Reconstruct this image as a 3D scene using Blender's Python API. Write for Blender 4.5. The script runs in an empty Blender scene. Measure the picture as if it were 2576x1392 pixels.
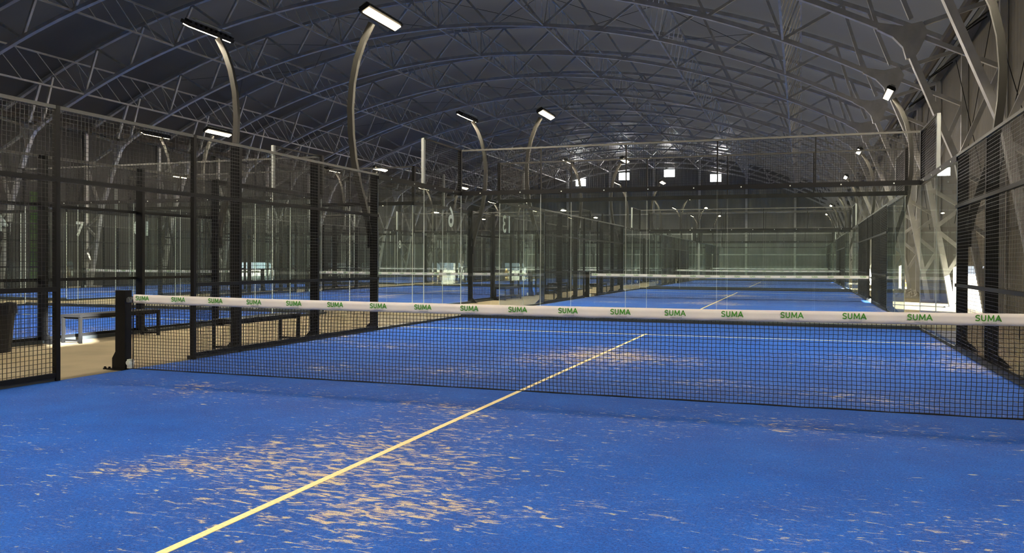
import bpy, math, random
from mathutils import Matrix, Vector
random.seed(7)
D = bpy.data
scene = bpy.context.scene
col = scene.collection
PI = math.pi

# ------------------------------------------------------------------ camera
cam_d = D.cameras.new('camera'); cam = D.objects.new('camera', cam_d); col.objects.link(cam)
FPX = 2032.81
cam_d.sensor_fit = 'HORIZONTAL'; cam_d.sensor_width = 36.0
cam_d.lens = FPX / 2576 * 36.0
cam_d.shift_x = -56.95 / 2576
cam_d.shift_y = -17.68 / 2576
cam_d.clip_start = 0.05; cam_d.clip_end = 400
yaw, pit, rol = 0.3186, -0.0087, 0.0046
cy_, sy_ = math.cos(yaw), math.sin(yaw); cp_, sp_ = math.cos(pit), math.sin(pit); cr_, sr_ = math.cos(rol), math.sin(rol)
R1 = Matrix(((cy_, sy_, 0), (-sy_, cy_, 0), (0, 0, 1)))
R2 = Matrix(((1, 0, 0), (0, cp_, sp_), (0, -sp_, cp_)))
R3 = Matrix(((cr_, 0, sr_), (0, 1, 0), (-sr_, 0, cr_)))
R = R3 @ R2 @ R1
cam.matrix_world = Matrix(((R[0][0], R[2][0], -R[1][0], 2.7318),
                           (R[0][1], R[2][1], -R[1][1], -7.8046),
                           (R[0][2], R[2][2], -R[1][2], 1.3320),
                           (0, 0, 0, 1)))
scene.camera = cam

# ------------------------------------------------------------------ world, sun, exposure
w = D.worlds.new('sky'); scene.world = w; w.use_nodes = True
bg = w.node_tree.nodes['Background']
bg.inputs[0].default_value = (0.80, 0.90, 1.0, 1); bg.inputs[1].default_value = 2.2
sun_d = D.lights.new('sun', 'SUN'); sun = D.objects.new('sun', sun_d); col.objects.link(sun)
sun_d.energy = 145.0; sun_d.angle = math.radians(0.6); sun_d.color = (1.0, 0.96, 0.90)
SUN_DIR = Vector((-0.780, 0.624, -0.345)).normalized()     # travel direction of the daylight
sun.rotation_euler = SUN_DIR.to_track_quat('-Z', 'Y').to_euler()
scene.view_settings.view_transform = 'Standard'; scene.view_settings.look = 'None'
scene.view_settings.gamma = 1; scene.view_settings.use_curve_mapping = False
scene.view_settings.exposure = 0.0
LAMP_W = 560.0
scene.cycles.max_bounces = 7; scene.cycles.diffuse_bounces = 4; scene.cycles.glossy_bounces = 3
scene.cycles.transmission_bounces = 4; scene.cycles.transparent_max_bounces = 48
scene.cycles.sample_clamp_indirect = 6.0
scene.cycles.caustics_reflective = False; scene.cycles.caustics_refractive = False
scene.cycles.use_denoising = True

# ------------------------------------------------------------------ materials
def s2l(c):
    return tuple(((v / 255) / 12.92 if v / 255 <= 0.04045 else ((v / 255 + 0.055) / 1.055) ** 2.4) for v in c)

def mat(name, rgb, rough=0.6, metal=0.0, spec=0.4, noise=None, bump=None):
    """noise = (scale, amount) tone variation, bump = (scale, strength)"""
    m = D.materials.new(name); m.use_nodes = True
    nt = m.node_tree; b = nt.nodes['Principled BSDF']
    c = s2l(rgb)
    b.inputs['Base Color'].default_value = (*c, 1)
    b.inputs['Roughness'].default_value = rough; b.inputs['Metallic'].default_value = metal
    b.inputs['Specular IOR Level'].default_value = spec
    if noise:
        tc = nt.nodes.new('ShaderNodeTexCoord')
        n = nt.nodes.new('ShaderNodeTexNoise'); n.inputs['Scale'].default_value = noise[0]; n.inputs['Detail'].default_value = 5
        r = nt.nodes.new('ShaderNodeValToRGB')
        k = noise[1]
        r.color_ramp.elements[0].position = 0.3; r.color_ramp.elements[1].position = 0.7
        r.color_ramp.elements[0].color = (*[v * (1 - k) for v in c], 1)
        r.color_ramp.elements[1].color = (*[min(1, v * (1 + k)) for v in c], 1)
        nt.links.new(tc.outputs['Object'], n.inputs['Vector']); nt.links.new(n.outputs['Fac'], r.inputs['Fac'])
        nt.links.new(r.outputs['Color'], b.inputs['Base Color'])
    if bump:
        n2 = nt.nodes.new('ShaderNodeTexNoise'); n2.inputs['Scale'].default_value = bump[0]; n2.inputs['Detail'].default_value = 4
        tc2 = nt.nodes.new('ShaderNodeTexCoord'); nt.links.new(tc2.outputs['Object'], n2.inputs['Vector'])
        bp = nt.nodes.new('ShaderNodeBump'); bp.inputs['Strength'].default_value = bump[1]
        nt.links.new(n2.outputs['Fac'], bp.inputs['Height']); nt.links.new(bp.outputs['Normal'], b.inputs['Normal'])
    return m

def emit(name, rgb, strength):
    m = D.materials.new(name); m.use_nodes = True
    nt = m.node_tree; nt.nodes.clear()
    o = nt.nodes.new('ShaderNodeOutputMaterial'); e = nt.nodes.new('ShaderNodeEmission')
    e.inputs[0].default_value = (*rgb, 1); e.inputs[1].default_value = strength
    nt.links.new(e.outputs[0], o.inputs[0]); return m

def glass_mat():
    m = D.materials.new('tempered_glass'); m.use_nodes = True
    nt = m.node_tree; nt.nodes.clear()
    o = nt.nodes.new('ShaderNodeOutputMaterial')
    t = nt.nodes.new('ShaderNodeBsdfTransparent'); t.inputs[0].default_value = (0.965, 0.985, 0.975, 1)
    g = nt.nodes.new('ShaderNodeBsdfGlossy'); g.inputs[0].default_value = (0.95, 1, 0.97, 1); g.inputs[1].default_value = 0.0
    d = nt.nodes.new('ShaderNodeBsdfDiffuse'); d.inputs[0].default_value = (0.62, 0.72, 0.68, 1)
    fr = nt.nodes.new('ShaderNodeFresnel'); fr.inputs[0].default_value = 1.62
    geo = nt.nodes.new('ShaderNodeNewGeometry'); inv = nt.nodes.new('ShaderNodeMath'); inv.operation = 'SUBTRACT'; inv.inputs[0].default_value = 1.0
    mf = nt.nodes.new('ShaderNodeMath'); mf.operation = 'MULTIPLY'; md = nt.nodes.new('ShaderNodeMath'); md.operation = 'MULTIPLY'
    # smears and ball marks: faint dusty film, patchy
    tc = nt.nodes.new('ShaderNodeTexCoord'); mp = nt.nodes.new('ShaderNodeMapping'); mp.inputs['Scale'].default_value = (3, 3, 1.2)
    n = nt.nodes.new('ShaderNodeTexNoise'); n.inputs['Scale'].default_value = 2.2; n.inputs['Detail'].default_value = 8; n.inputs['Roughness'].default_value = 0.7
    mr = nt.nodes.new('ShaderNodeMapRange'); mr.inputs[1].default_value = 0.50; mr.inputs[2].default_value = 0.78
    mr.inputs[3].default_value = 0.010; mr.inputs[4].default_value = 0.055
    m1 = nt.nodes.new('ShaderNodeMixShader'); m2 = nt.nodes.new('ShaderNodeMixShader')
    L = nt.links.new
    L(tc.outputs['Object'], mp.inputs[0]); L(mp.outputs[0], n.inputs['Vector']); L(n.outputs['Fac'], mr.inputs[0])
    L(geo.outputs['Backfacing'], inv.inputs[1]); L(inv.outputs[0], mf.inputs[0]); L(fr.outputs[0], mf.inputs[1]); L(inv.outputs[0], md.inputs[0]); L(mr.outputs[0], md.inputs[1])
    L(md.outputs[0], m1.inputs[0]); L(t.outputs[0], m1.inputs[1]); L(d.outputs[0], m1.inputs[2])
    L(mf.outputs[0], m2.inputs[0]); L(m1.outputs[0], m2.inputs[1]); L(g.outputs[0], m2.inputs[2])
    L(m2.outputs[0], o.inputs[0]); return m

def turf_mat():
    m = D.materials.new('blue_turf'); m.use_nodes = True
    nt = m.node_tree; L = nt.links.new; N = nt.nodes.new
    b = nt.nodes['Principled BSDF']; b.inputs['Roughness'].default_value = 0.85; b.inputs['Specular IOR Level'].default_value = 0.25
    tc = N('ShaderNodeTexCoord')
    sep = N('ShaderNodeSeparateXYZ'); L(tc.outputs['Object'], sep.inputs[0])
    def noise(scale, detail=4, rough=0.5, sx=1, sy=1, loc=0, dist=0):
        mp = N('ShaderNodeMapping'); mp.inputs['Scale'].default_value = (sx, sy, 1); mp.inputs['Location'].default_value = (loc, loc, 0)
        L(tc.outputs['Object'], mp.inputs[0])
        n = N('ShaderNodeTexNoise'); n.inputs['Scale'].default_value = scale; n.inputs['Detail'].default_value = detail
        n.inputs['Roughness'].default_value = rough; n.inputs['Distortion'].default_value = dist
        L(mp.outputs[0], n.inputs['Vector']); return n.outputs['Fac']
    def math_(op, a, b_=None, clamp=False):
        n = N('ShaderNodeMath'); n.operation = op; n.use_clamp = clamp
        for i, v in enumerate((a, b_)):
            if v is None: continue
            if isinstance(v, (int, float)): n.inputs[i].default_value = v
            else: L(v, n.inputs[i])
        return n.outputs[0]
    def rng(v, a, b_, c=0, d=1):
        n = N('ShaderNodeMapRange'); n.interpolation_type = 'SMOOTHSTEP'
        for i, q in enumerate((a, b_, c, d)): n.inputs[1 + i].default_value = q
        L(v, n.inputs[0]); return n.outputs[0]
    ax = math_('ABSOLUTE', sep.outputs['X']); ay = math_('ABSOLUTE', sep.outputs['Y'])
    # where the infill sand gathers: a worn oval on the centre line of each half, a strip by the side walls, thin film elsewhere
    def blob(cx, cyy, rx, ry):
        dx = math_('DIVIDE', math_('SUBTRACT', ax, cx), rx); dy = math_('DIVIDE', math_('SUBTRACT', ay, cyy), ry)
        r2 = math_('ADD', math_('MULTIPLY', dx, dx), math_('MULTIPLY', dy, dy))
        return math_('EXPONENT', math_('MULTIPLY', r2, -1.0))
    dens = math_('ADD', math_('MULTIPLY', blob(0, 3.2, 1.35, 1.9), 0.235), math_('MULTIPLY', blob(3.5, 3.6, 1.5, 1.1), 0.155))
    dens = math_('ADD', dens, math_('MULTIPLY', blob(2.8, 0.9, 2.6, 0.9), 0.135))
    dens = math_('ADD', dens, math_('MULTIPLY', blob(5, 6, 0.5, 4), 0.15))
    big = noise(0.7, 3, 0.5, loc=3.3)
    dens = math_('ADD', dens, rng(big, 0.45, 0.75, -0.02, 0.08))
    streak = noise(10.5, 7, 0.64, 0.8, 2.3, 1.7, 0.9)
    lo = math_('SUBTRACT', 0.70, dens)
    sand = math_('DIVIDE', math_('SUBTRACT', streak, lo), 0.085, True)
    fib = noise(240, 2, 0.6)
    fibm = rng(fib, 0.40, 0.60, 0.25, 1.0)
    sandm = math_('MULTIPLY', math_('MULTIPLY', sand, fibm), 0.92)
    haze = math_('MULTIPLY', math_('MULTIPLY', rng(noise(24, 6, 0.7, 1, 1.8, 5), 0.50, 0.72), fibm), math_('MULTIPLY', dens, 1.3))
    sandm = math_('MAXIMUM', sandm, haze)
    # blue pile
    rp = N('ShaderNodeValToRGB'); rp.color_ramp.elements[0].position = 0.40; rp.color_ramp.elements[1].position = 0.61
    rp.color_ramp.elements[0].color = (*s2l((2, 46, 122)), 1); rp.color_ramp.elements[1].color = (*s2l((6, 94, 192)), 1)
    mixn = math_('ADD', math_('MULTIPLY', fib, 0.42), math_('ADD', math_('MULTIPLY', noise(75, 3, 0.65, loc=2), 0.42), math_('MULTIPLY', noise(1.8, 5, 0.6, loc=9), 0.16)))
    L(mixn, rp.inputs[0])
    mx = N('ShaderNodeMixRGB'); mx.inputs[2].default_value = (*s2l((232, 206, 132)), 1)
    L(sandm, mx.inputs[0]); L(rp.outputs[0], mx.inputs[1]); L(mx.outputs[0], b.inputs['Base Color'])
    bp = N('ShaderNodeBump'); bp.inputs['Strength'].default_value = 0.5; bp.inputs['Distance'].default_value = 0.01
    L(fib, bp.inputs['Height']); L(bp.outputs[0], b.inputs['Normal'])
    return m

def ribbed(name, rgb, axis, pitch, rough=0.6, strength=0.6, noise_amt=0.15):
    """sheet with fine vertical ribs running along z"""
    m = D.materials.new(name); m.use_nodes = True
    nt = m.node_tree; L = nt.links.new; N = nt.nodes.new; b = nt.nodes['Principled BSDF']
    b.inputs['Roughness'].default_value = rough; b.inputs['Specular IOR Level'].default_value = 0.3
    tc = N('ShaderNodeTexCoord'); sep = N('ShaderNodeSeparateXYZ'); L(tc.outputs['Object'], sep.inputs[0])
    mu = N('ShaderNodeMath'); mu.operation = 'MULTIPLY'; mu.inputs[1].default_value = 2 * PI / pitch
    si = N('ShaderNodeMath'); si.operation = 'SINE'
    L(sep.outputs[axis], mu.inputs[0]); L(mu.outputs[0], si.inputs[0])
    bp = N('ShaderNodeBump'); bp.inputs['Strength'].default_value = strength; bp.inputs['Distance'].default_value = 0.03
    L(si.outputs[0], bp.inputs['Height']); L(bp.outputs[0], b.inputs['Normal'])
    n = N('ShaderNodeTexNoise'); n.inputs['Scale'].default_value = 0.5; n.inputs['Detail'].default_value = 5
    r = N('ShaderNodeValToRGB'); c = s2l(rgb)
    r.color_ramp.elements[0].position = 0.3; r.color_ramp.elements[1].position = 0.7
    r.color_ramp.elements[0].color = (*[v * (1 - noise_amt) for v in c], 1); r.color_ramp.elements[1].color = (*[v * (1 + noise_amt) for v in c], 1)
    L(tc.outputs['Object'], n.inputs['Vector']); L(n.outputs['Fac'], r.inputs['Fac']); L(r.outputs['Color'], b.inputs['Base Color'])
    return m

M = dict(
    black=mat('black_coated_steel', (12, 13, 14), 0.5, 0.0, 0.22),
    wire=mat('black_coated_wire', (24, 25, 26), 0.4, 0.0, 0.4),
    grey=mat('grey_steel', (128, 134, 132), 0.5, 0.3, 0.5),
    truss=mat('galvanised_truss_steel', (184, 184, 182), 0.42, 0.5, 0.5, noise=(3, 0.15)),
    pole=mat('grey_pole_steel', (54, 54, 50), 0.4, 0.2, 0.5),
    roof=mat('dark_roof_membrane', (68, 63, 56), 0.5, 0, 0.35, noise=(0.35, 0.16), bump=(1.2, 0.25)),
    concrete=mat('beige_concrete', (124, 114, 90), 0.8, 0, 0.25, noise=(1.3, 0.16), bump=(30, 0.08)),
    rail=mat('dark_grey_rail', (88, 88, 82), 0.45, 0.0, 0.4),
    kerb=mat('dark_kerb', (38, 44, 46), 0.6),
    line=mat('white_turf_line', (222, 204, 152), 0.85, 0, 0.2, noise=(60, 0.12)),
    tape=mat('white_vinyl_tape', (225, 222, 220), 0.45, 0, 0.45, bump=(13, 0.9)),
    print=mat('green_print', (62, 138, 32), 0.6),
    printgrey=mat('grey_print', (150, 152, 150), 0.6),
    cord=mat('black_net_cord', (14, 15, 18), 0.75),
    edge=mat('pale_glass_edge', (238, 246, 238), 0.35, 0, 0.5),
    number=mat('frosted_number_film', (236, 244, 240), 0.6),
    bag=mat('black_bin_liner', (18, 18, 20), 0.3, bump=(14, 0.8)),
    bin=mat('dark_bin_plastic', (22, 23, 25), 0.5),
    timber=mat('yellow_timber', (214, 176, 104), 0.7, noise=(6, 0.2)),
    gravel=mat('pale_outdoor_ground', (205, 200, 180), 0.9, noise=(2, 0.15)),
    leaf=mat('green_hedge', (84, 120, 48), 0.9, noise=(3, 0.4)),
    tarp=mat('crumpled_grey_tarp', (110, 106, 96), 0.5, bump=(7, 0.7)),
    wallR=ribbed('tan_wall_sheet', (104, 100, 90), 'Y', 0.30, 0.55, 0.10, 0.10),
    wallL=ribbed('grey_wall_sheet', (56, 56, 54), 'Y', 0.30, 0.55, 0.25, 0.12),
    wallB=ribbed('dark_end_sheet', (98, 100, 98), 'X', 0.40, 0.55, 0.3, 0.12),
    lens=emit('warm_led_lens', (1.0, 0.80, 0.52), 26.0),
    daypane=emit('daylit_pane', (1.0, 0.97, 0.95), 70.0),
)
M['glass'] = glass_mat(); M['turf'] = turf_mat()
def translucent(m, rgb, fac):
    nt = m.node_tree; b = nt.nodes['Principled BSDF']; o = nt.nodes['Material Output']
    t = nt.nodes.new('ShaderNodeBsdfTranslucent'); t.inputs[0].default_value = (*rgb, 1)
    x = nt.nodes.new('ShaderNodeMixShader'); x.inputs[0].default_value = fac
    nt.links.new(b.outputs[0], x.inputs[1]); nt.links.new(t.outputs[0], x.inputs[2]); nt.links.new(x.outputs[0], o.inputs[0])
translucent(M['roof'], (0.48, 0.50, 0.54), 0.004)

# ------------------------------------------------------------------ mesh builder
class MB:
    def __init__(s): s.v = []; s.f = []; s.m = []
    def quadbox(s, c8, m=0):
        n = len(s.v); s.v += [tuple(c) for c in c8]
        for q in ((0, 3, 2, 1), (4, 5, 6, 7), (0, 1, 5, 4), (1, 2, 6, 5), (2, 3, 7, 6), (3, 0, 4, 7)):
            s.f.append(tuple(n + i for i in q)); s.m.append(m)
    def box(s, x0, x1, y0, y1, z0, z1, m=0):
        s.quadbox([(x0, y0, z0), (x1, y0, z0), (x1, y1, z0), (x0, y1, z0), (x0, y0, z1), (x1, y0, z1), (x1, y1, z1), (x0, y1, z1)], m)
    def bar(s, p, q, w_, h_, m=0, up=(0, 0, 1)):
        """rectangular bar from p to q, w_ across, h_ along up"""
        p = Vector(p); q = Vector(q); d = (q - p).normalized(); u = Vector(up)
        if abs(d.dot(u)) > 0.98: u = Vector((1, 0, 0))
        a = d.cross(u).normalized() * w_ / 2; b = a.cross(d).normalized() * h_ / 2
        s.quadbox([p - a - b, p + a - b, q + a - b, q - a - b, p - a + b, p + a + b, q + a + b, q - a + b], m)
    def wire(s, p, q, r, n=4, m=0):
        p = Vector(p); q = Vector(q); d = (q - p).normalized(); u = Vector((0, 0, 1)) if abs(d.z) < 0.9 else Vector((1, 0, 0))
        a = d.cross(u).normalized(); b = a.cross(d)
        k = len(s.v)
        for e in (p, q):
            for i in range(n):
                t = 2 * PI * (i + 0.5) / n; s.v.append(tuple(e + (a * math.cos(t) + b * math.sin(t)) * r))
        for i in range(n):
            s.f.append((k + i, k + (i + 1) % n, k + n + (i + 1) % n, k + n + i)); s.m.append(m)
    def path(s, pts, w_, h_, side, m=0, cap=True):
        """rectangular section swept along pts; side = constant cross vector"""
        side = Vector(side).normalized(); pts = [Vector(p) for p in pts]; k = len(s.v)
        for i, p in enumerate(pts):
            t = (pts[min(i + 1, len(pts) - 1)] - pts[max(i - 1, 0)]).normalized(); nrm = side.cross(t).normalized()
            for a, b in ((-1, -1), (1, -1), (1, 1), (-1, 1)): s.v.append(tuple(p + side * (a * w_ / 2) + nrm * (b * h_ / 2)))
        for i in range(len(pts) - 1):
            for j in range(4):
                s.f.append((k + 4 * i + j, k + 4 * i + (j + 1) % 4, k + 4 * i + 4 + (j + 1) % 4, k + 4 * i + 4 + j)); s.m.append(m)
        if cap:
            s.f.append((k, k + 3, k + 2, k + 1)); s.m.append(m); e = k + 4 * (len(pts) - 1); s.f.append((e, e + 1, e + 2, e + 3)); s.m.append(m)
    def tube(s, pts, r, n=8, m=0):
        pts = [Vector(p) for p in pts]; k = len(s.v); ref = Vector((0.13, 0.21, 0.97))
        for i, p in enumerate(pts):
            t = (pts[min(i + 1, len(pts) - 1)] - pts[max(i - 1, 0)]).normalized(); a = t.cross(ref)
            if a.length < 0.05: a = t.cross(Vector((1, 0, 0)))
            a.normalize(); b = a.cross(t)
            for j in range(n):
                th = 2 * PI * j / n; s.v.append(tuple(p + (a * math.cos(th) + b * math.sin(th)) * r))
        for i in range(len(pts) - 1):
            for j in range(n):
                s.f.append((k + n * i + j, k + n * i + (j + 1) % n, k + n * (i + 1) + (j + 1) % n, k + n * (i + 1) + j)); s.m.append(m)
        s.f.append(tuple(k + j for j in reversed(range(n)))); s.m.append(m)
        e = k + n * (len(pts) - 1); s.f.append(tuple(e + j for j in range(n))); s.m.append(m)
    def prism(s, poly, a0, a1, plane='xz', m=0):
        """extrude a polygon given in a plane between a0 and a1 on the third axis"""
        k = len(s.v); n = len(poly)
        for a in (a0, a1):
            for p, q in poly: s.v.append({'xz': (p, a, q), 'yz': (a, p, q), 'xy': (p, q, a)}[plane])
        s.f.append(tuple(k + i for i in range(n))); s.f.append(tuple(k + n + i for i in reversed(range(n)))); s.m += [m, m]
        for i in range(n):
            s.f.append((k + i, k + n + i, k + n + (i + 1) % n, k + (i + 1) % n)); s.m.append(m)
    def mesh(s, name, mats):
        me = D.meshes.new(name); me.from_pydata(s.v, [], s.f)
        for m in (mats if isinstance(mats, (list, tuple)) else [mats]): me.materials.append(m)
        if any(s.m): me.polygons.foreach_set('material_index', s.m)
        me.update(); return me

def put(name, me, parent=None, loc=(0, 0, 0), rot=(0, 0, 0)):
    o = D.objects.new(name, me); col.objects.link(o); o.location = loc; o.rotation_euler = rot
    if parent: o.parent = parent
    return o
def tag(o, label, cat, group=None, kind=None):
    o['label'] = label; o['category'] = cat
    if group: o['group'] = group
    if kind: o['kind'] = kind
    return o
def struct(name, mb, m):
    o = put(name, mb.mesh(name, m)); o['kind'] = 'structure'; return o
def thing(name, label, cat, loc=(0, 0, 0), rz=0, group=None):
    o = D.objects.new(name, None); col.objects.link(o); o.location = loc; o.rotation_euler = (0, 0, rz)
    o.empty_display_size = 0.3
    return tag(o, label, cat, group)
def copy_thing(root, loc, rz, label, group=None):
    r = root.copy(); col.objects.link(r); r.location = loc; r.rotation_euler = (0, 0, rz); r['label'] = label
    if group: r['group'] = group
    for ch in list(root.children):
        c = ch.copy(); col.objects.link(c); c.parent = r
        for g in list(ch.children):
            d = g.copy(); col.objects.link(d); d.parent = c
    return r

# ------------------------------------------------------------------ layout of the hall
HX = -12.6                       # hall axis
XR, XL = HX + 20.15, HX - 20.15  # side walls
Y0, YE = -16.0, 80.3             # walls behind the camera and at the far end
EAVE = 8.0
WTOP = 8.35
def z_bot(x): return 11.70 - 37.0 + math.sqrt(37.0 ** 2 - (x - HX) ** 2)
def z_top(x): return 13.00 - 42.5 + math.sqrt(42.5 ** 2 - (x - HX) ** 2)
ROWS = [0.0, 22.6, 45.2, 67.8]
COLS = [[0.0, 0.0, 0.0, 0.0], [-13.85, -12.6, -12.6, -12.6], [-26.25, -25.2, -25.2, -25.2]]
COLN = ['right-hand', 'middle', 'left-hand']
ROWN = ['nearest', 'second', 'third', 'farthest']

# floor ---------------------------------------------------------------
b = MB(); b.box(XL, XR, Y0, YE, -0.25, 0.0); struct('floor', b, M['concrete'])
b = MB(); b.box(XL - 60, XR + 60, Y0 - 60, YE + 60, -0.5, -0.26)
g = put('ground', b.mesh('ground', M['gravel'])); g['kind'] = 'structure'

# side walls with low openings and one added high sun hole -------------------------------------------
def wall_yz(name, x, th, m, holes, ztop=WTOP):
    """wall in the y-z plane, built from blocks that leave the holes free; holes = (y0,y1,z0,z1)"""
    b = MB(); ys = sorted({Y0, YE, *[h[0] for h in holes], *[h[1] for h in holes]})
    for a, c in zip(ys[:-1], ys[1:]):
        hs = sorted([h for h in holes if h[0] <= a + 1e-6 and h[1] >= c - 1e-6], key=lambda h: h[2]); z = 0
        for h in hs:
            if h[2] > z: b.box(x, x + th, a, c, z, h[2])
            z = h[3]
        b.box(x, x + th, a, c, z, ztop)
    return struct(name, b, m)
OPEN_R = [(16.6, 22.2, 0.0, 1.28), (34.7, 38.0, 0.0, 1.28), (46.8, 51.8, 0.0, 1.28), (-11.05, -10.15, 6.98, 7.70)]  # last hole is unseen, added to throw the sun patch by the bench
OPEN_L = [(36.6, 41.0, 0.05, 1.25), (21.7, 22.3, 0.3, 4.7), (14.0, 17.5, 0.05, 1.2)]
wall_yz('wall_right', XR, 0.12, M['wallR'], OPEN_R)
wall_yz('wall_left', XL - 0.12, 0.12, M['wallL'], OPEN_L)
b = MB(); b.box(XL, XR, Y0 - 0.12, Y0, 0, 14); struct('wall_front', b, M['wallL'])

# far end wall with four windows -----------------------------------------
WINS = [(-20.9, 10.35), (-15.95, 10.9), (-10.95, 11.1), (-6.0, 10.45)]
WW, WH = 0.62, 0.44
b = MB(); xs = sorted({XL, XR, *[x - WW for x, z in WINS], *[x + WW for x, z in WINS]})
for a, c in zip(xs[:-1], xs[1:]):
    h = [wz for wx, wz in WINS if abs((a + c) / 2 - wx) < WW]
    if h: b.box(a, c, YE, YE + 0.12, 0, h[0] - WH); b.box(a, c, YE, YE + 0.12, h[0] + WH, 14)
    else: b.box(a, c, YE, YE + 0.12, 0, 14)
for i in range(9):                                            # columns and girts of the end wall
    x = HX - 19.6 + 4.9 * i; b.box(x - 0.11, x + 0.11, YE - 0.22, YE, 0, min(12.9, z_top(x)) - 0.1, 1)
for z in (2.2, 4.4, 6.6): b.box(XL + 0.3, XR - 0.3, YE - 0.1, YE - 0.0, z, z + 0.12, 1)
struct('wall_back', b, [M['wallB'], M['truss']])
for i, (x, z) in enumerate(WINS):
    b = MB(); b.box(x - WW + 0.03, x + WW - 0.03, YE + 0.04, YE + 0.06, z - WH + 0.03, z + WH - 0.03, 1)
    for q in ((x - WW, x + WW, z - WH, z - WH + 0.05), (x - WW, x + WW, z + WH - 0.05, z + WH), (x - WW, x - WW + 0.05, z - WH, z + WH), (x + WW - 0.05, x + WW, z - WH, z + WH)):
        b.box(q[0], q[1], YE - 0.02, YE + 0.1, q[2], q[3], 0)
    struct('window_%d' % (i + 1), b, [M['grey'], M['daypane']])

# roof membrane: slack between the arches ---------------------------------
b = MB(); nx, step = 48, 0.5; ny = int((YE - Y0) / step)
for j in range(ny + 1):
    y = Y0 + (YE - Y0) * j / ny
    ph = ((y - 4.85) / 5.0) % 1.0
    for i in range(nx + 1):
        x = XL + (XR - XL) * i / nx
        sag = 0.16 * math.sin(PI * ph) ** 2 + 0.02 * math.sin(x * 2.1 + y * 1.7)
        b.v.append((x, y, z_top(x) + 0.16 + sag))
for j in range(ny):
    for i in range(nx):
        a = j * (nx + 1) + i; b.f.append((a, a + 1, a + nx + 2, a + nx + 1)); b.m.append(0)
o = struct('ceiling', b, M['roof'])
for p in o.data.polygons: p.use_smooth = True

# ------------------------------------------------------------------ arched roof trusses
def make_truss():
    t = thing('roof_truss', '', 'truss')
    N = 60
    xs_ = [HX + 17.3 * (2 * i / N - 1) for i in range(N + 1)]
    b = MB(); b.path([(x, 0, z_bot(x)) for x in xs_], 0.16, 0.14, (0, 1, 0)); put('bottom_chord', b.mesh('bottom_chord', M['truss']), t)
    xs_ = [HX + 20.0 * (2 * i / N - 1) for i in range(N + 1)]
    b = MB(); b.path([(x, 0, z_top(x)) for x in xs_], 0.16, 0.14, (0, 1, 0)); put('top_chord', b.mesh('top_chord', M['truss']), t)
    # Warren web
    def node(x):                                              # top node radially above bottom x
        th = math.asin((x - HX) / 37.0); xt = x + 1.4 * math.sin(th); return (xt, 0, z_top(xt) - 0.05)
    n = 14
    for i in range(n):
        xa = HX - 17.15 + 34.3 * i / n; xc = xa + 34.3 / n; xm = (xa + xc) / 2
        for e in (xa, xc):
            b = MB(); b.bar((e, 0, z_bot(e)), node(xm), 0.09, 0.09, up=(0, 1, 0)); put('web_strut', b.mesh('web_strut', M['truss']), t)
    for s in (1, -1):
        X = lambda o_: HX + s * o_
        kx, kz = 18.0, 7.15                                   # inner knee
        b = MB(); b.path([(X(17.85), 0, 6.95), (X(19.05), 0, 3.9), (X(19.55), 0, 1.2), (X(19.75), 0, 0.03)], 0.20, 0.15, (0, 1, 0)); put('inner_leg', b.mesh('inner_leg', M['truss']), t)
        b = MB(); b.box(min(X(19.95), X(20.1)), max(X(19.95), X(20.1)), -0.08, 0.08, 0.03, 8.0); put('outer_column', b.mesh('outer_column', M['truss']), t)
        b = MB(); b.box(min(X(19.55), X(20.14)), max(X(19.55), X(20.14)), -0.2, 0.2, 0.0, 0.03); put('base_plate', b.mesh('base_plate', M['truss']), t)
        # gusset plate at the knee: curved lower edge
        poly = [(X(17.15), z_bot(X(17.15)) + 0.07), (X(17.75), 7.42), (X(18.2), 7.50), (X(18.34), 7.22), (X(18.14), 6.75), (X(18.02), 6.58), (X(17.84), 6.58), (X(17.76), 6.88), (X(17.52), 7.16), (X(17.15), 7.38)]
        b = MB(); b.prism(poly, -0.09, 0.09, 'xz'); put('gusset_plate', b.mesh('gusset_plate', M['truss']), t)
        for p, q in (((X(18.25), 0, 7.1), (X(19.95), 0, 6.25)), ((X(18.25), 0, 7.45), (X(19.98), 0, 7.95)), ((X(17.95), 0, 7.6), (X(17.3), 0, z_top(X(17.3)))),
                     ((X(19.05), 0, 3.9), (X(19.98), 0, 6.2)), ((X(19.15), 0, 3.65), (X(19.98), 0, 3.1)), ((X(19.3), 0, 2.5), (X(19.98), 0, 3.05)),
                     ((X(19.35), 0, 2.35), (X(19.98), 0, 1.8)), ((X(19.58), 0, 1.0), (X(19.98), 0, 1.7))):
            b = MB(); b.bar(p, q, 0.11, 0.11, up=(0, 1, 0)); put('leg_brace', b.mesh('leg_brace', M['truss']), t)
    return t
ORD = ['first', 'second', 'third', 'fourth', 'fifth', 'sixth', 'seventh', 'eighth', 'ninth', 'tenth', 'eleventh', 'twelfth', 'thirteenth', 'fourteenth', 'fifteenth']
TR = [9.85 + 5.0 * k for k in range(15)]
TR[-1] = 79.7
tr0 = make_truss(); tr0.location = (0, TR[0], 0)
tlab = lambda k: 'grey arched steel roof truss on slanting legs, %s of the arches from the camera' % ORD[k] if k < 14 else 'grey arched steel roof truss standing against the far end wall'
tr0['label'] = tlab(0); tr0['group'] = 'arched roof trusses'
for k in range(1, 15): copy_thing(tr0, (0, TR[k], 0), 0, tlab(k))

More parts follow.
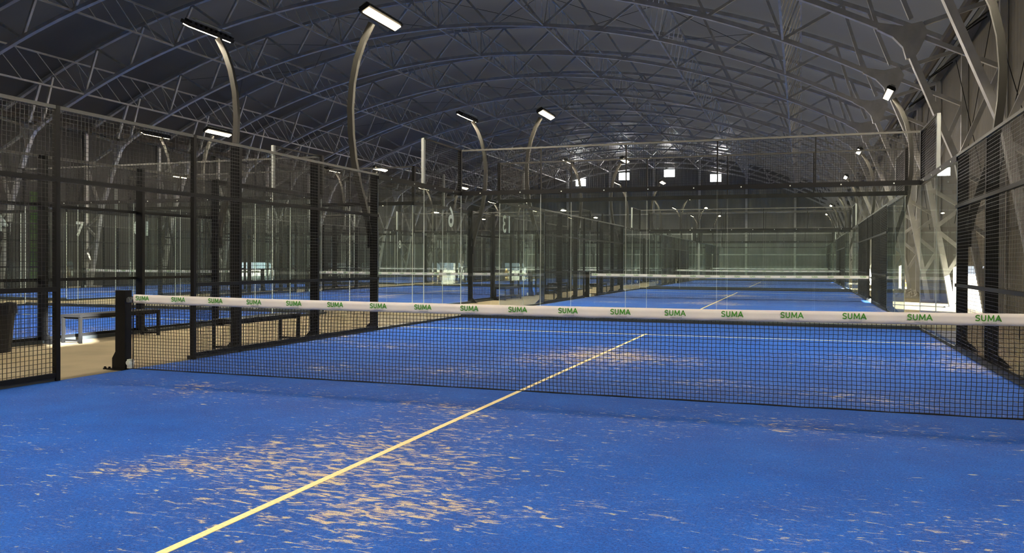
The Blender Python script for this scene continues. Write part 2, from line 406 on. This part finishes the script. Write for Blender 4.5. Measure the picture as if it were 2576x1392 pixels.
# lengthwise lattice purlins ------------------------------------------------
def make_purlin(xb, label):
    th = math.asin((xb - HX) / 37.0); xt = xb + 1.4 * math.sin(th)
    pb = lambda y: Vector((xb, y, z_bot(xb))); pt = lambda y: Vector((xt, y, z_top(xt) - 0.08))
    t = thing('lattice_purlin', label, 'beam', (0, 0, 0), 0, 'lengthwise lattice purlins')
    ya, yb = TR[0] - 5, TR[-1]
    b = MB(); b.bar(pb(ya), pb(yb), 0.07, 0.07); put('lower_tube', b.mesh('lower_tube', M['truss']), t)
    b = MB(); b.bar(pt(ya), pt(yb), 0.07, 0.07); put('upper_tube', b.mesh('upper_tube', M['truss']), t)
    b = MB(); n = int((yb - ya) / 5 + 0.5)
    for k in range(n):
        for j in range(5):
            y = ya + 5 * k + j
            b.wire(pb(y + 1.0 if j < 4 else y + 0.9), pt(y + 0.1), 0.022, 4)
            if j == 0: b.wire(pb(y + 0.08), pt(y + 0.08), 0.022, 4)
    put('lattice_web', b.mesh('lattice_web', M['truss']), t)
    return t
for i, nm in enumerate(['right-most', 'second from the right', 'third from the right', 'running along the ridge', 'third from the left', 'second from the left', 'left-most']):
    make_purlin(HX + 4.9 * (3 - i), 'long steel lattice purlin under the dark roof, %s' % nm)
# thin bracing cables crossing under the membrane
cab = 0
for k in (0, 3, 6, 9):
    for i in range(6):
        xa = HX + 4.9 * (3 - i) - 0.2; xc = xa - 4.5
        b = MB(); za, zc = z_top(xa) - 0.15, z_top(xc) - 0.15
        b.wire((xa, TR[k], za), (xc, TR[k + 1], zc), 0.010, 4); b.wire((xa, TR[k + 1], za), (xc, TR[k], zc), 0.010, 4)
        o = put('bracing_cable', b.mesh('bracing_cable', M['black']))
        tag(o, 'dark roof cross cable between %s and %s arches, %s bay from the right' % (ORD[k], ORD[k + 1], ORD[i]), 'cable', 'roof bracing cables')

# eave rails along both sides, with clamps
for s, nm in ((1, 'right'), (-1, 'left')):
    b = MB(); b.bar((HX + s * 19.7, TR[0] - 5, 7.95), (HX + s * 19.7, YE - 0.4, 7.95), 0.12, 0.05)
    t = thing('eave_rail', 'pale steel rail running along the eave above the %s wall' % nm, 'rail', (0, 0, 0))
    put('rail', b.mesh('eave_rail', M['grey']), t)
    b = MB(); b.tube([(HX + s * 19.4, TR[0] - 5, 8.05), (HX + s * 19.4, YE - 0.4, 8.05)], 0.16, 10)
    put('rolled_curtain', b.mesh('rolled_curtain', M['roof']), t)
# wall X bracing cables on the right wall
for k in (0, 1, 3):
    b = MB(); y0_, y1_ = TR[k], TR[k + 1]
    b.wire((XR - 0.35, y0_, 7.6), (XR - 0.35, y1_, 2.6), 0.012); b.wire((XR - 0.35, y1_, 7.6), (XR - 0.35, y0_, 2.6), 0.012)
    tag(put('wall_brace_cable', b.mesh('wall_brace_cable', M['black'])), 'thin dark crossed cables on the right wall between the %s and %s arches' % (ORD[k], ORD[k + 1]), 'cable', 'right wall bracing cables')

# ------------------------------------------------------------------ shared fence meshes
def wire_panel_mesh(name, wdt, hgt, r=0.0032):
    b = MB(); ny_ = max(2, round(wdt / 0.05)); nz = max(2, round(hgt / 0.05))
    for i in range(1, ny_): y = wdt * i / ny_; b.wire((0.006, y, 0), (0.006, y, hgt), r, 4)
    for i in range(1, nz): z = hgt * i / nz; b.wire((0, 0, z), (0, wdt, z), r, 4)
    return b.mesh(name, M['wire'])
def glass_mesh(name, wdt, z0, z1):
    b = MB(); g_ = 0.006
    b.box(-0.007, 0.007, g_, wdt - g_, z0, z1)
    b.m = [1, 1, 1, 0, 1, 0]
    return b.mesh(name, [M['glass'], M['edge']])
W_FULL = wire_panel_mesh('wire_panel', 1.94, 2.94)
W_HALF = wire_panel_mesh('wire_panel_narrow', 0.90, 2.94)
W_HEAD = wire_panel_mesh('wire_panel_header', 2.05, 0.78)
W_UP = wire_panel_mesh('wire_panel_upper', 1.92, 0.93)
G_PAN = glass_mesh('glass_panel', 2.0, 0.07, 2.93)
ROTB = -PI / 2  # back wall panels lie along x

def box_mesh(name, *a, m='black'):
    b = MB(); b.box(*a); return b.mesh(name, M[m])
def thick_post():
    b = MB(); b.box(0.0, 0.15, -0.03, 0.03, 0, 3.02)
    b.prism([(0.15, 0.0), (0.30, 0.0), (0.30, 0.02), (0.15, 0.17)], -0.012, 0.012, 'xz')
    b.box(0.0, 0.32, -0.06, 0.06, 0.0, 0.010)
    return b.mesh('post', M['black'])
POST = thick_post()
JAMB = box_mesh('jamb_post', -0.025, 0.035, -0.025, 0.025, 0, 3.02)
STEP = box_mesh('step_post', -0.01, 0.05, -0.04, 0.04, 3.02, 4.0, m='grey')
CORN = box_mesh('corner_post', -0.02, 0.06, -0.06, 0.02, 3.02, 4.02)
def beam_mesh(y0, y1, n):
    b = MB(); b.box(-0.02, 0.05, y0, y1, 2.92, 3.02)
    for i in range(n):
        for q in (0.25, 0.75):
            yy = y0 + (y1 - y0) * (i + q) / n; b.box(-0.026, -0.018, yy - 0.012, yy + 0.012, 2.955, 2.979, 1)
    return b.mesh('beam', [M['black'], M['edge']])
BEAM_S = beam_mesh(6.0, 10.0, 2); BEAM_B = beam_mesh(-5.0, 5.0, 5)
RAIL_T = box_mesh('top_rail', -0.02, 0.02, -6.0, 6.0, 2.98, 3.02, m='rail')
RAIL_M = box_mesh('upper_rail', -0.03, 0.02, -6.0, 6.0, 2.19, 2.24)
RAIL_L = box_mesh('middle_rail', -0.03, 0.02, 1.07, 6.0, 0.99, 1.04)
RAIL_B = box_mesh('bottom_rail', -0.02, 0.03, 1.07, 6.0, 0.05, 0.10)
RAIL_U = box_mesh('crown_rail', -0.02, 0.02, 8.0, 10.0, 3.97, 4.01)
KERB_S = box_mesh('kerb', 0.0, 0.13, 1.07, 10.05, 0.0, 0.055, m='kerb')
KERB_B = box_mesh('kerb', 0.0, 0.13, -5.0, 5.0, 0.0, 0.09, m='kerb')
RAIL_BT = box_mesh('crown_rail', -0.02, 0.02, -5.0, 5.0, 3.97, 4.01, m='rail')
POST_BT = box_mesh('upper_post', -0.01, 0.03, -0.015, 0.015, 3.02, 3.98)

SIDE0 = None
def side_fence(loc, rz, label, halves=(1, -1)):
    t = thing('side_fence', label, 'fence', loc, rz, 'side fences of the courts')
    put('top_rail', RAIL_T, t); put('upper_rail', RAIL_M, t)
    put('wire_panel', W_HEAD, t, (0, -1.025, 2.22))
    for s in halves:
        rt = (0, 0, 0)
        mirror = s < 0
        def P(name, me, y=0.0, z=0.0, width=0.0):
            # panels start at |y|; on the mirrored half they start at -(|y|+width)
            return put(name, me, t, (0, (-(y + width) if mirror else y), z))
        for y in (2, 4, 6): P('post', POST, y)
        P('jamb_post', JAMB, 1.05)
        P('wire_panel', W_HALF, 1.08, 0.07, 0.90)
        for y in (2, 4): P('wire_panel', W_FULL, y + 0.03, 0.07, 1.94)
        for y in (6, 8): P('glass_panel', G_PAN, y, 0, 2.0)
        P('wire_panel', W_UP, 8.04, 3.03, 1.92)
        P('step_post', STEP, 8.0)
        for nm, me in (('middle_rail', RAIL_L), ('bottom_rail', RAIL_B), ('crown_rail', RAIL_U), ('beam', BEAM_S), ('kerb', KERB_S)):
            o = put(nm, me, t)
            if mirror: o.scale = (1, -1, 1)
        o = put('corner_post', CORN, t, (0, 10 * s, 0))
        if mirror: o.scale = (1, -1, 1)
    return t
def back_wall(loc, rz, label):
    """local +x is outwards, local y along the wall"""
    t = thing('glass_back_wall', label, 'glass wall', loc, rz, 'glass back walls of the courts')
    for i in range(5):
        put('glass_panel', G_PAN, t, (0, -5 + 2 * i, 0)); put('wire_panel', W_UP, t, (0, -4.96 + 2 * i, 3.03))
        if i: put('upper_post', POST_BT, t, (0, -5 + 2 * i, 0))
    put('beam', BEAM_B, t); put('crown_rail', RAIL_BT, t); put('kerb', KERB_B, t)
    return t

# ------------------------------------------------------------------ floodlight masts
def make_mast():
    """local +x outwards from the court; base on the fence post"""
    t = thing('floodlight_mast', '', 'floodlight', (0, 0, 0), 0, 'curved floodlight masts')
    pts = [(0.16, 0, 1.85), (0.20, 0, 2.1), (0.30, 0, 2.45), (0.42, 0, 2.85), (0.52, 0, 3.3), (0.58, 0, 3.8), (0.60, 0, 4.3), (0.56, 0, 4.8), (0.46, 0, 5.25), (0.32, 0, 5.6), (0.14, 0, 5.92)]
    b = MB(); b.path(pts, 0.08, 0.11, (0, 1, 0)); put('pole', b.mesh('pole', M['pole']), t)
    b = MB(); b.box(0.15, 0.19, -0.06, 0.06, 1.6, 2.1); put('bracket', b.mesh('bracket', M['black']), t)
    # head: long LED bar along y, face looks down and towards the court
    hd = MB(); hd.box(-0.12, 0.12, -0.66, 0.66, 0.02, 0.09)
    for i in range(9): hd.box(-0.10, 0.10, -0.6 + 0.145 * i, -0.52 + 0.145 * i, 0.09, 0.13)
    h = put('lamp_head', hd.mesh('lamp_head', M['black']), t, (-0.03, -0.12, 6.0), (0, math.radians(28), 0))
    ln = MB()
    ln.box(-0.075, 0.075, -0.62, 0.62, 0.0, 0.018); put('lens', ln.mesh('lens', M['lens']), h)
    # second small bracket frame above the head
    b = MB(); b.box(-0.06, 0.06, -0.5, 0.55, 0.17, 0.20)
    put('bracket_frame', b.mesh('bracket_frame', M['grey']), h)
    ld = D.lights.new('floodlight_lamp', 'AREA'); ld.shape = 'RECTANGLE'; ld.size = 0.19; ld.size_y = 1.24
    ld.energy = LAMP_W; ld.color = (1.0, 0.86, 0.66); ld.spread = math.radians(165)
    lo = D.objects.new('lamp_light', ld); col.objects.link(lo); lo.parent = h; lo.location = (0, 0, -0.012)
    return t

# ------------------------------------------------------------------ net
def make_net():
    t = thing('court_net', '', 'net', (0, 0, 0), 0, 'court nets')
    top = lambda x: 0.89 + 0.03 * (x / 5.0) ** 2
    for s in (-1, 1):
        b = MB(); x0 = 5.06 * s; x1 = 5.21 * s; b.box(min(x0, x1), max(x0, x1), -0.05, 0.05, 0, 0.97)
        b.prism([(x1, 0.0), (x1 + 0.05 * s, 0.0), (x1 + 0.05 * s, 0.14), (x1, 0.22)], -0.05, 0.05, 'xz')
        b.box(min(x0, x1 + .1 * s), max(x0, x1 + .1 * s), -0.09, 0.09, 0, 0.012)
        p = put('net_post', b.mesh('net_post', M['black']), t)
        b = MB(); b.tube([(5.06 * s, 0, 0.87), (5.0 * s, 0, 0.87)], 0.018, 8); b.tube([(5.04 * s, -0.03, 0.85), (5.04 * s, 0.03, 0.85)], 0.03, 10)
        put('tension_hook', b.mesh('tension_hook', M['grey']), p)
        b = MB(); b.box(min(5.0 * s, 5.05 * s), max(5.0 * s, 5.05 * s), -0.03, 0.02, 0.02, 0.13); b.tube([(5.02 * s, -0.05, 0.09), (5.02 * s, 0.03, 0.09)], 0.03, 10)
        put('winch', b.mesh('winch', M['edge']), p)
        b = MB(); b.wire((4.99 * s, 0, 0.0), (4.99 * s, 0, 0.86), 0.005, 6); put('side_cord', b.mesh('side_cord', M['cord']), p)
    b = MB(); n = 160                                           # tape, a folded band
    for yy, sgn in ((-0.012, 1), (0.012, -1)):
        k = len(b.v)
        for i in range(n + 1):
            x = -4.97 + 9.94 * i / n
            for j in range(4):
                wob = 0.0035 * math.sin(x * 17 + j * 1.3) + 0.0025 * math.sin(x * 41 + j * 2.7)
                b.v.append((x, yy + (wob if 0 < j < 3 else wob * 0.4) * sgn, top(x) - 0.105 * j / 3 + (0.0015 * math.sin(x * 23) if j == 3 else 0)))
        for i in range(n):
            for j in range(3):
                a = k + i * 4 + j; q = (a, a + 1, a + 5, a + 4) if sgn > 0 else (a, a + 4, a + 5, a + 1); b.f.append(q); b.m.append(0)
    k2 = 4 * (n + 1)
    for i in range(n): a = i * 4; b.f.append((a, a + 4, k2 + a + 4, k2 + a)); b.m.append(0)
    for i in range(n): a = i * 4 + 3; b.f.append((a, k2 + a, k2 + a + 4, a + 4)); b.m.append(0)
    tp = put('tape', b.mesh('tape', M['tape']), t)
    for p in tp.data.polygons: p.use_smooth = True
    # knotted mesh: slightly irregular squares
    rnd = random.Random(3); nx_, nz_ = 248, 21; P = {}
    for i in range(nx_ + 1):
        for j in range(nz_ + 1):
            x = -4.98 + 9.96 * i / nx_; zt = top(x) - 0.10; f = j / nz_
            z = zt * (1 - f) + 0.012 * f
            sk = 0.010 * math.sin(x * 1.1) * f + 0.0015 * math.sin(j * 0.9 + x * 2)
            P[i, j] = (x + sk + rnd.uniform(-.0009, .0009), -0.012 * math.sin(f * 3.0) * (1 + math.sin(x * 1.7)), z + rnd.uniform(-.0009, .0009) + (0.003 if i % 2 else 0) * (0 if j in (0, nz_) else 1))
    b = MB()
    for i in range(nx_ + 1):
        for j in range(nz_):
            b.wire(P[i, j], P[i, j + 1], 0.0032, 4)
    for i in range(nx_):
        for j in range(nz_ + 1): b.wire(P[i, j], P[i + 1, j], 0.0032, 4)
    put('netting', b.mesh('netting', M['cord']), t)
    b = MB(); b.tube([(-4.98 + 9.96 * i / 120, -0.004 * math.sin(i * 0.7), 0.012 + 0.006 * abs(math.sin(i * 0.37))) for i in range(121)], 0.009, 6)
    put('bottom_cord', b.mesh('bottom_cord', M['cord']), t)
    return t
def text_mesh(name, body, size, material, ext=0.0008, bold=0.0):
    cu = D.curves.new(name, 'FONT'); cu.body = body; cu.size = size; cu.extrude = ext; cu.align_x = 'CENTER'; cu.align_y = 'CENTER'; cu.offset = bold; cu.space_character = 1.18
    tmp = D.objects.new(name + '_tmp', cu); col.objects.link(tmp)
    dg = bpy.context.evaluated_depsgraph_get(); me = D.meshes.new_from_object(tmp.evaluated_get(dg)); D.objects.remove(tmp)
    me.materials.clear(); me.materials.append(material); me.name = name; return me

net0 = make_net()
def suma_mesh():
    """the printed word, drawn stroke by stroke in capitals 1 unit high"""
    arc = lambda cx, cy, rx, ry, a0, a1, n=10: [(cx + rx * math.cos(math.radians(a0 + (a1 - a0) * i / n)), cy + ry * math.sin(math.radians(a0 + (a1 - a0) * i / n))) for i in range(n + 1)]
    S = [(0.60, 0.86)] + arc(0.34, 0.72, 0.25, 0.21, 70, 250) + arc(0.34, 0.28, 0.26, 0.21, 70, -110) + [(0.06, 0.13)]
    U = [(0.92, 0.93), (0.92, 0.38)] + arc(1.20, 0.36, 0.28, 0.29, 180, 360) + [(1.48, 0.93)]
    Mm = [(1.84, 0.04), (1.90, 0.95), (2.26, 0.20), (2.62, 0.95), (2.68, 0.04)]
    A1 = [(2.93, 0.04), (3.32, 0.95), (3.72, 0.04)]; A2 = [(3.08, 0.34), (3.58, 0.34)]
    b = MB(); k = 0.053; w_ = 0.0092
    for ln_ in (S, U, Mm, A1, A2):
        pts = [((p[0] - 1.86) * k, (p[1] - 0.5) * k) for p in ln_]
        for i in range(len(pts) - 1):
            (x0, y0), (x1, y1) = pts[i], pts[i + 1]; L_ = math.hypot(x1 - x0, y1 - y0); ux, uy = (x1 - x0) / L_, (y1 - y0) / L_
            e = w_ * 0.35; x0 -= ux * e; y0 -= uy * e; x1 += ux * e; y1 += uy * e; nx_, ny_ = -uy * w_ / 2, ux * w_ / 2
            zz = 0.0006 + 0.00002 * (i % 3)
            b.quadbox([(x0 - nx_, y0 - ny_, 0), (x1 - nx_, y1 - ny_, 0), (x1 + nx_, y1 + ny_, 0), (x0 + nx_, y0 + ny_, 0), (x0 - nx_, y0 - ny_, zz), (x1 - nx_, y1 - ny_, zz), (x1 + nx_, y1 + ny_, zz), (x0 + nx_, y0 + ny_, zz)])
    return b.mesh('word_print', M['print'])
WORD = suma_mesh()
SMALL = text_mesh('small_word_print', 'PADEL CLUB', 0.017, M['printgrey'])
for k in range(19):
    x = -4.83 + 0.5345 * k
    z = 0.89 + 0.03 * (x / 5) ** 2
    put('word_print', WORD, net0, (x, -0.0185, z - 0.040), (PI / 2, 0, 0))
    put('small_word_print', SMALL, net0, (x + 0.01, -0.0185, z - 0.082), (PI / 2, 0, 0))

# ------------------------------------------------------------------ courts
def turf(cx, cyy, label):
    b = MB(); b.box(-5, 5, -10, 10, 0.0, 0.012)
    o = tag(put('court_turf', b.mesh('court_turf', M['turf']), None, (cx, cyy, 0)), label, 'turf', 'blue court turfs')
    return o
def lines(t):
    z0, z1 = 0.012, 0.0145
    b = MB(); b.box(-0.025, 0.025, -7.17, 7.17, z0, z1); put('centre_line', b.mesh('centre_line', M['line']), t)
    for s in (1, -1):
        b = MB(); b.box(-5, 5, 6.95 * s - 0.025, 6.95 * s + 0.025, z0, z1 + 0.0006); put('service_line', b.mesh('service_line', M['line']), t)

def cname(c, r): return '%s %s court' % (ROWN[r], COLN[c])
mast0 = None; first_side = None; first_back = None
turf0 = None
for c in range(3):
    for r in range(4):
        cx = COLS[c][r]; cyy = ROWS[r]
        if c == 0 and r == 0: tl = 'sandy blue turf of the nearest court, in front of the camera'
        else: tl = 'blue turf with white lines on the %s' % cname(c, r)
        if turf0 is None:
            turf0 = turf(cx, cyy, tl); lines(turf0); 
        else: copy_thing(turf0, (cx, cyy, 0), 0, tl)
        nl = 'black net with white SUMA tape right in front of the camera' if (c == 0 and r == 0) else 'black net with white top tape across the %s' % cname(c, r)
        if c == 0 and r == 0: net0.location = (cx, cyy, 0); net0['label'] = nl
        else: copy_thing(net0, (cx, cyy, 0), 0, nl)
        for s, sn in ((-1, 'left'), (1, 'right')):
            lab = 'black wire and glass fence on the %s side of the %s' % (sn, cname(c, r))
            rz = PI if s < 0 else 0.0
            if first_side is None: first_side = side_fence((cx + 5 * s, cyy, 0), rz, lab)
            else: copy_thing(first_side, (cx + 5 * s, cyy, 0), rz, lab)
            for e, en in ((-1, 'near'), (1, 'far')):
                ml = 'curved floodlight mast on the %s side, %s half, of the %s' % (sn, en, cname(c, r))
                if mast0 is None:
                    mast0 = make_mast(); mast0.location = (cx + 5 * s, cyy + 6 * e, 0); mast0.rotation_euler = (0, 0, rz); mast0['label'] = ml
                else: copy_thing(mast0, (cx + 5 * s, cyy + 6 * e, 0), rz, ml)
        for e, en in ((-1, 'near'), (1, 'far')):
            if r == 0 and e < 0: continue
            lab = 'five-panel glass wall at the %s end of the %s' % (en, cname(c, r))
            rz = PI / 2 * e
            if first_back is None: first_back = back_wall((cx, cyy + 10 * e, 0), rz, lab)
            else: copy_thing(first_back, (cx, cyy + 10 * e, 0), rz, lab)

# the fence behind the camera half is kept only where it can be seen: nothing to remove

# numbers stuck on the glass: (text, x, y, faces +x?, label)
for txt, x, y, s, lab in (
        ('6', -5.012, 9.45, -1, 'white number 6 stuck on the corner glass of the nearest right-hand court'),
        ('13', -5.012, 13.2, -1, 'white number 13 on the side glass just beyond the nearest court'),
        ('4', -18.86, 9.3, -1, 'white number 4 on glass at the far left of the picture'),
        ('10', -17.61, 13.15, -1, 'white number 10 partly hidden by a black post'),
        ('7', -20.19, 13.1, 1, 'white number 7 readable the right way round on far left glass'),
        ('11', -17.61, 35.85, -1, 'small white number 11 on distant glass, mirrored'),
        ('8', -20.19, 35.8, 1, 'small white number 8 readable on distant glass')):
    me = text_mesh('glass_number_' + txt, txt, 0.66, M['number'], 0.0005, 0.012)
    o = put('glass_number', me, None, (x, y, 2.36), (PI / 2, 0, PI / 2 * s))
    tag(o, lab, 'number', 'court numbers on the glass')

# ------------------------------------------------------------------ benches
def make_bench():
    t = thing('bench', '', 'bench', (0, 0, 0), 0, 'black aisle benches')
    b = MB(); b.box(-0.20, 0.20, -0.85, 0.85, 0.42, 0.46); b.box(-0.17, 0.17, -0.80, 0.80, 0.385, 0.42); put('seat', b.mesh('seat', M['black']), t)
    for sx in (-1, 1):
        for y in (-0.82, 0.82):
            b = MB(); b.box(sx * 0.18 - 0.02, sx * 0.18 + 0.02, y - 0.02, y + 0.02, 0, 0.42); put('leg', b.mesh('leg', M['black']), t)
    for y in (-0.82, 0.82):
        b = MB(); b.box(-0.16, 0.16, y - 0.015, y + 0.015, 0.03, 0.06); put('foot_bar', b.mesh('foot_bar', M['black']), t)
    return t
bench0 = make_bench(); bench0.location = (-5.48, 3.05, 0)
bench0['label'] = 'black bench just outside the left fence of the nearest court, behind the net'
b2 = copy_thing(bench0, (-8.38, 3.0, 0), 0, 'black bench with a sunlit white end beside the middle aisle fence')
for r in (1, 2, 3):
    for c, off, nm in ((0, -0.48, 'left fence of the %s'), (1, 5.34, 'right fence of the %s'), (0, -0.48, None)):
        if nm is None: continue
        x = COLS[c][r] + (-5 + off if c == 0 else off)
        copy_thing(bench0, (x, ROWS[r] + 3.1, 0), 0, 'small black bench outside the ' + nm % cname(c, r))
        copy_thing(bench0, (x, ROWS[r] - 3.1, 0), 0, 'small black bench outside the near half of the ' + nm % cname(c, r))

# rubbish bin with liner ----------------------------------------------------
t = thing('rubbish_bin', 'dark rubbish bin with black liner at the left edge of the picture', 'bin', (-8.28, 0.80, 0))
b = MB(); n = 20
def ring(r, z): return [(r * math.cos(2 * PI * i / n) * 0.9, r * math.sin(2 * PI * i / n), z) for i in range(n)]
b.v += ring(0.20, 0) + ring(0.27, 0.66); b.f += [(i, (i + 1) % n, n + (i + 1) % n, n + i) for i in range(n)] + [tuple(reversed(range(n)))]; b.m = [0] * len(b.f)
put('bin_body', b.mesh('bin_body', M['bin']), t)
b = MB(); rr = random.Random(5)
b.v += [(v[0] * rr.uniform(.98, 1.04), v[1] * rr.uniform(.98, 1.04), v[2] + rr.uniform(-.03, .01)) for v in ring(0.285, 0.56)] + [(v[0] * rr.uniform(.98, 1.05), v[1], v[2] + rr.uniform(-.01, .03)) for v in ring(0.285, 0.69)] + ring(0.22, 0.60)
b.f += [(i, (i + 1) % n, n + (i + 1) % n, n + i) for i in range(n)] + [(n + i, n + (i + 1) % n, 2 * n + (i + 1) % n, 2 * n + i) for i in range(n)] + [tuple(range(2 * n, 3 * n))]; b.m = [0] * len(b.f)
put('liner', b.mesh('liner', M['bag']), t)

# ------------------------------------------------------------------ outside the low openings
t = thing('timber_barrier', 'yellow timber barrier outside the bright opening beyond the right fence', 'barrier', (XR + 1.6, 19.5, -0.26))
for i in range(3):
    b = MB(); b.box(-0.03, 0.03, -2.6, 2.6, 0.12 + 0.3 * i, 0.36 + 0.3 * i); put('board', b.mesh('board', M['timber']), t)
for y in (-2.4, 0, 2.4):
    b = MB(); b.box(0.03, 0.12, y - 0.05, y + 0.05, 0, 1.1); put('stake', b.mesh('stake', M['timber']), t)
copy_thing(t, (XR + 1.6, 36.4, -0.26), 0, 'yellow timber barrier outside a farther low opening, mirrored in the left glass')
copy_thing(t, (XR + 1.6, 49.3, -0.26), 0, 'farthest yellow timber barrier outside the right wall')
b = MB(); b.box(-0.8, 0.8, -3, 3, 0, 5.4)
tag(put('hedge', b.mesh('hedge', M['leaf']), None, (XL - 3.0, 24.5, -0.26)), 'sunlit green hedge outside, seen through a narrow gap in the left wall', 'hedge')

# crumpled tarpaulin on the floor by the right wall
rr = random.Random(11); b = MB(); nn = 22
for j in range(nn + 1):
    for i in range(nn + 1):
        e = min(i, nn - i, j, nn - j) / 5.0
        b.v.append((-0.6 + 1.2 * i / nn, -1.5 + 3 * j / nn, 0.01 + min(1, e) * (0.18 + 0.14 * rr.random())))
for j in range(nn):
    for i in range(nn): a = j * (nn + 1) + i; b.f.append((a, a + 1, a + nn + 2, a + nn + 1)); b.m.append(0)
tag(put('tarpaulin', b.mesh('tarpaulin', M['tarp']), None, (6.75, 28.2, 0)), 'crumpled grey tarpaulin lying by the right wall beyond the glass', 'tarpaulin')

# two dark anchor bolts on the edge of the turf beside the net post
for i, x in enumerate((-5.36, -5.29)):
    b = MB(); b.tube([(0, 0, 0), (0, 0, 0.02)], 0.022, 8); b.tube([(0, 0, 0.02), (0, 0, 0.035)], 0.013, 8)
    tag(put('anchor_bolt', b.mesh('anchor_bolt', M['black']), None, (x, -0.06, 0)), 'small dark bolt on the floor beside the net post, %s' % ('farther from the post' if i == 0 else 'closer to the post'), 'bolt', 'bolts by the net post')
# loose black cables hanging under the right eave
for i, (y, z) in enumerate(((14.85, 7.75), (19.85, 7.75), (24.85, 7.75))):
    pts = [(XR - 0.30 - 0.75 * math.sin(PI * k / 14), y + 0.9 * k / 14, z - 0.55 * math.sin(PI * k / 14)) for k in range(15)]
    b = MB(); b.tube(pts, 0.022, 6)
    tag(put('hanging_cable', b.mesh('hanging_cable', M['cord'])), 'loose black cable loop under the right eave, %s of three from the camera' % ORD[i], 'cable', 'loose cables under the eave')
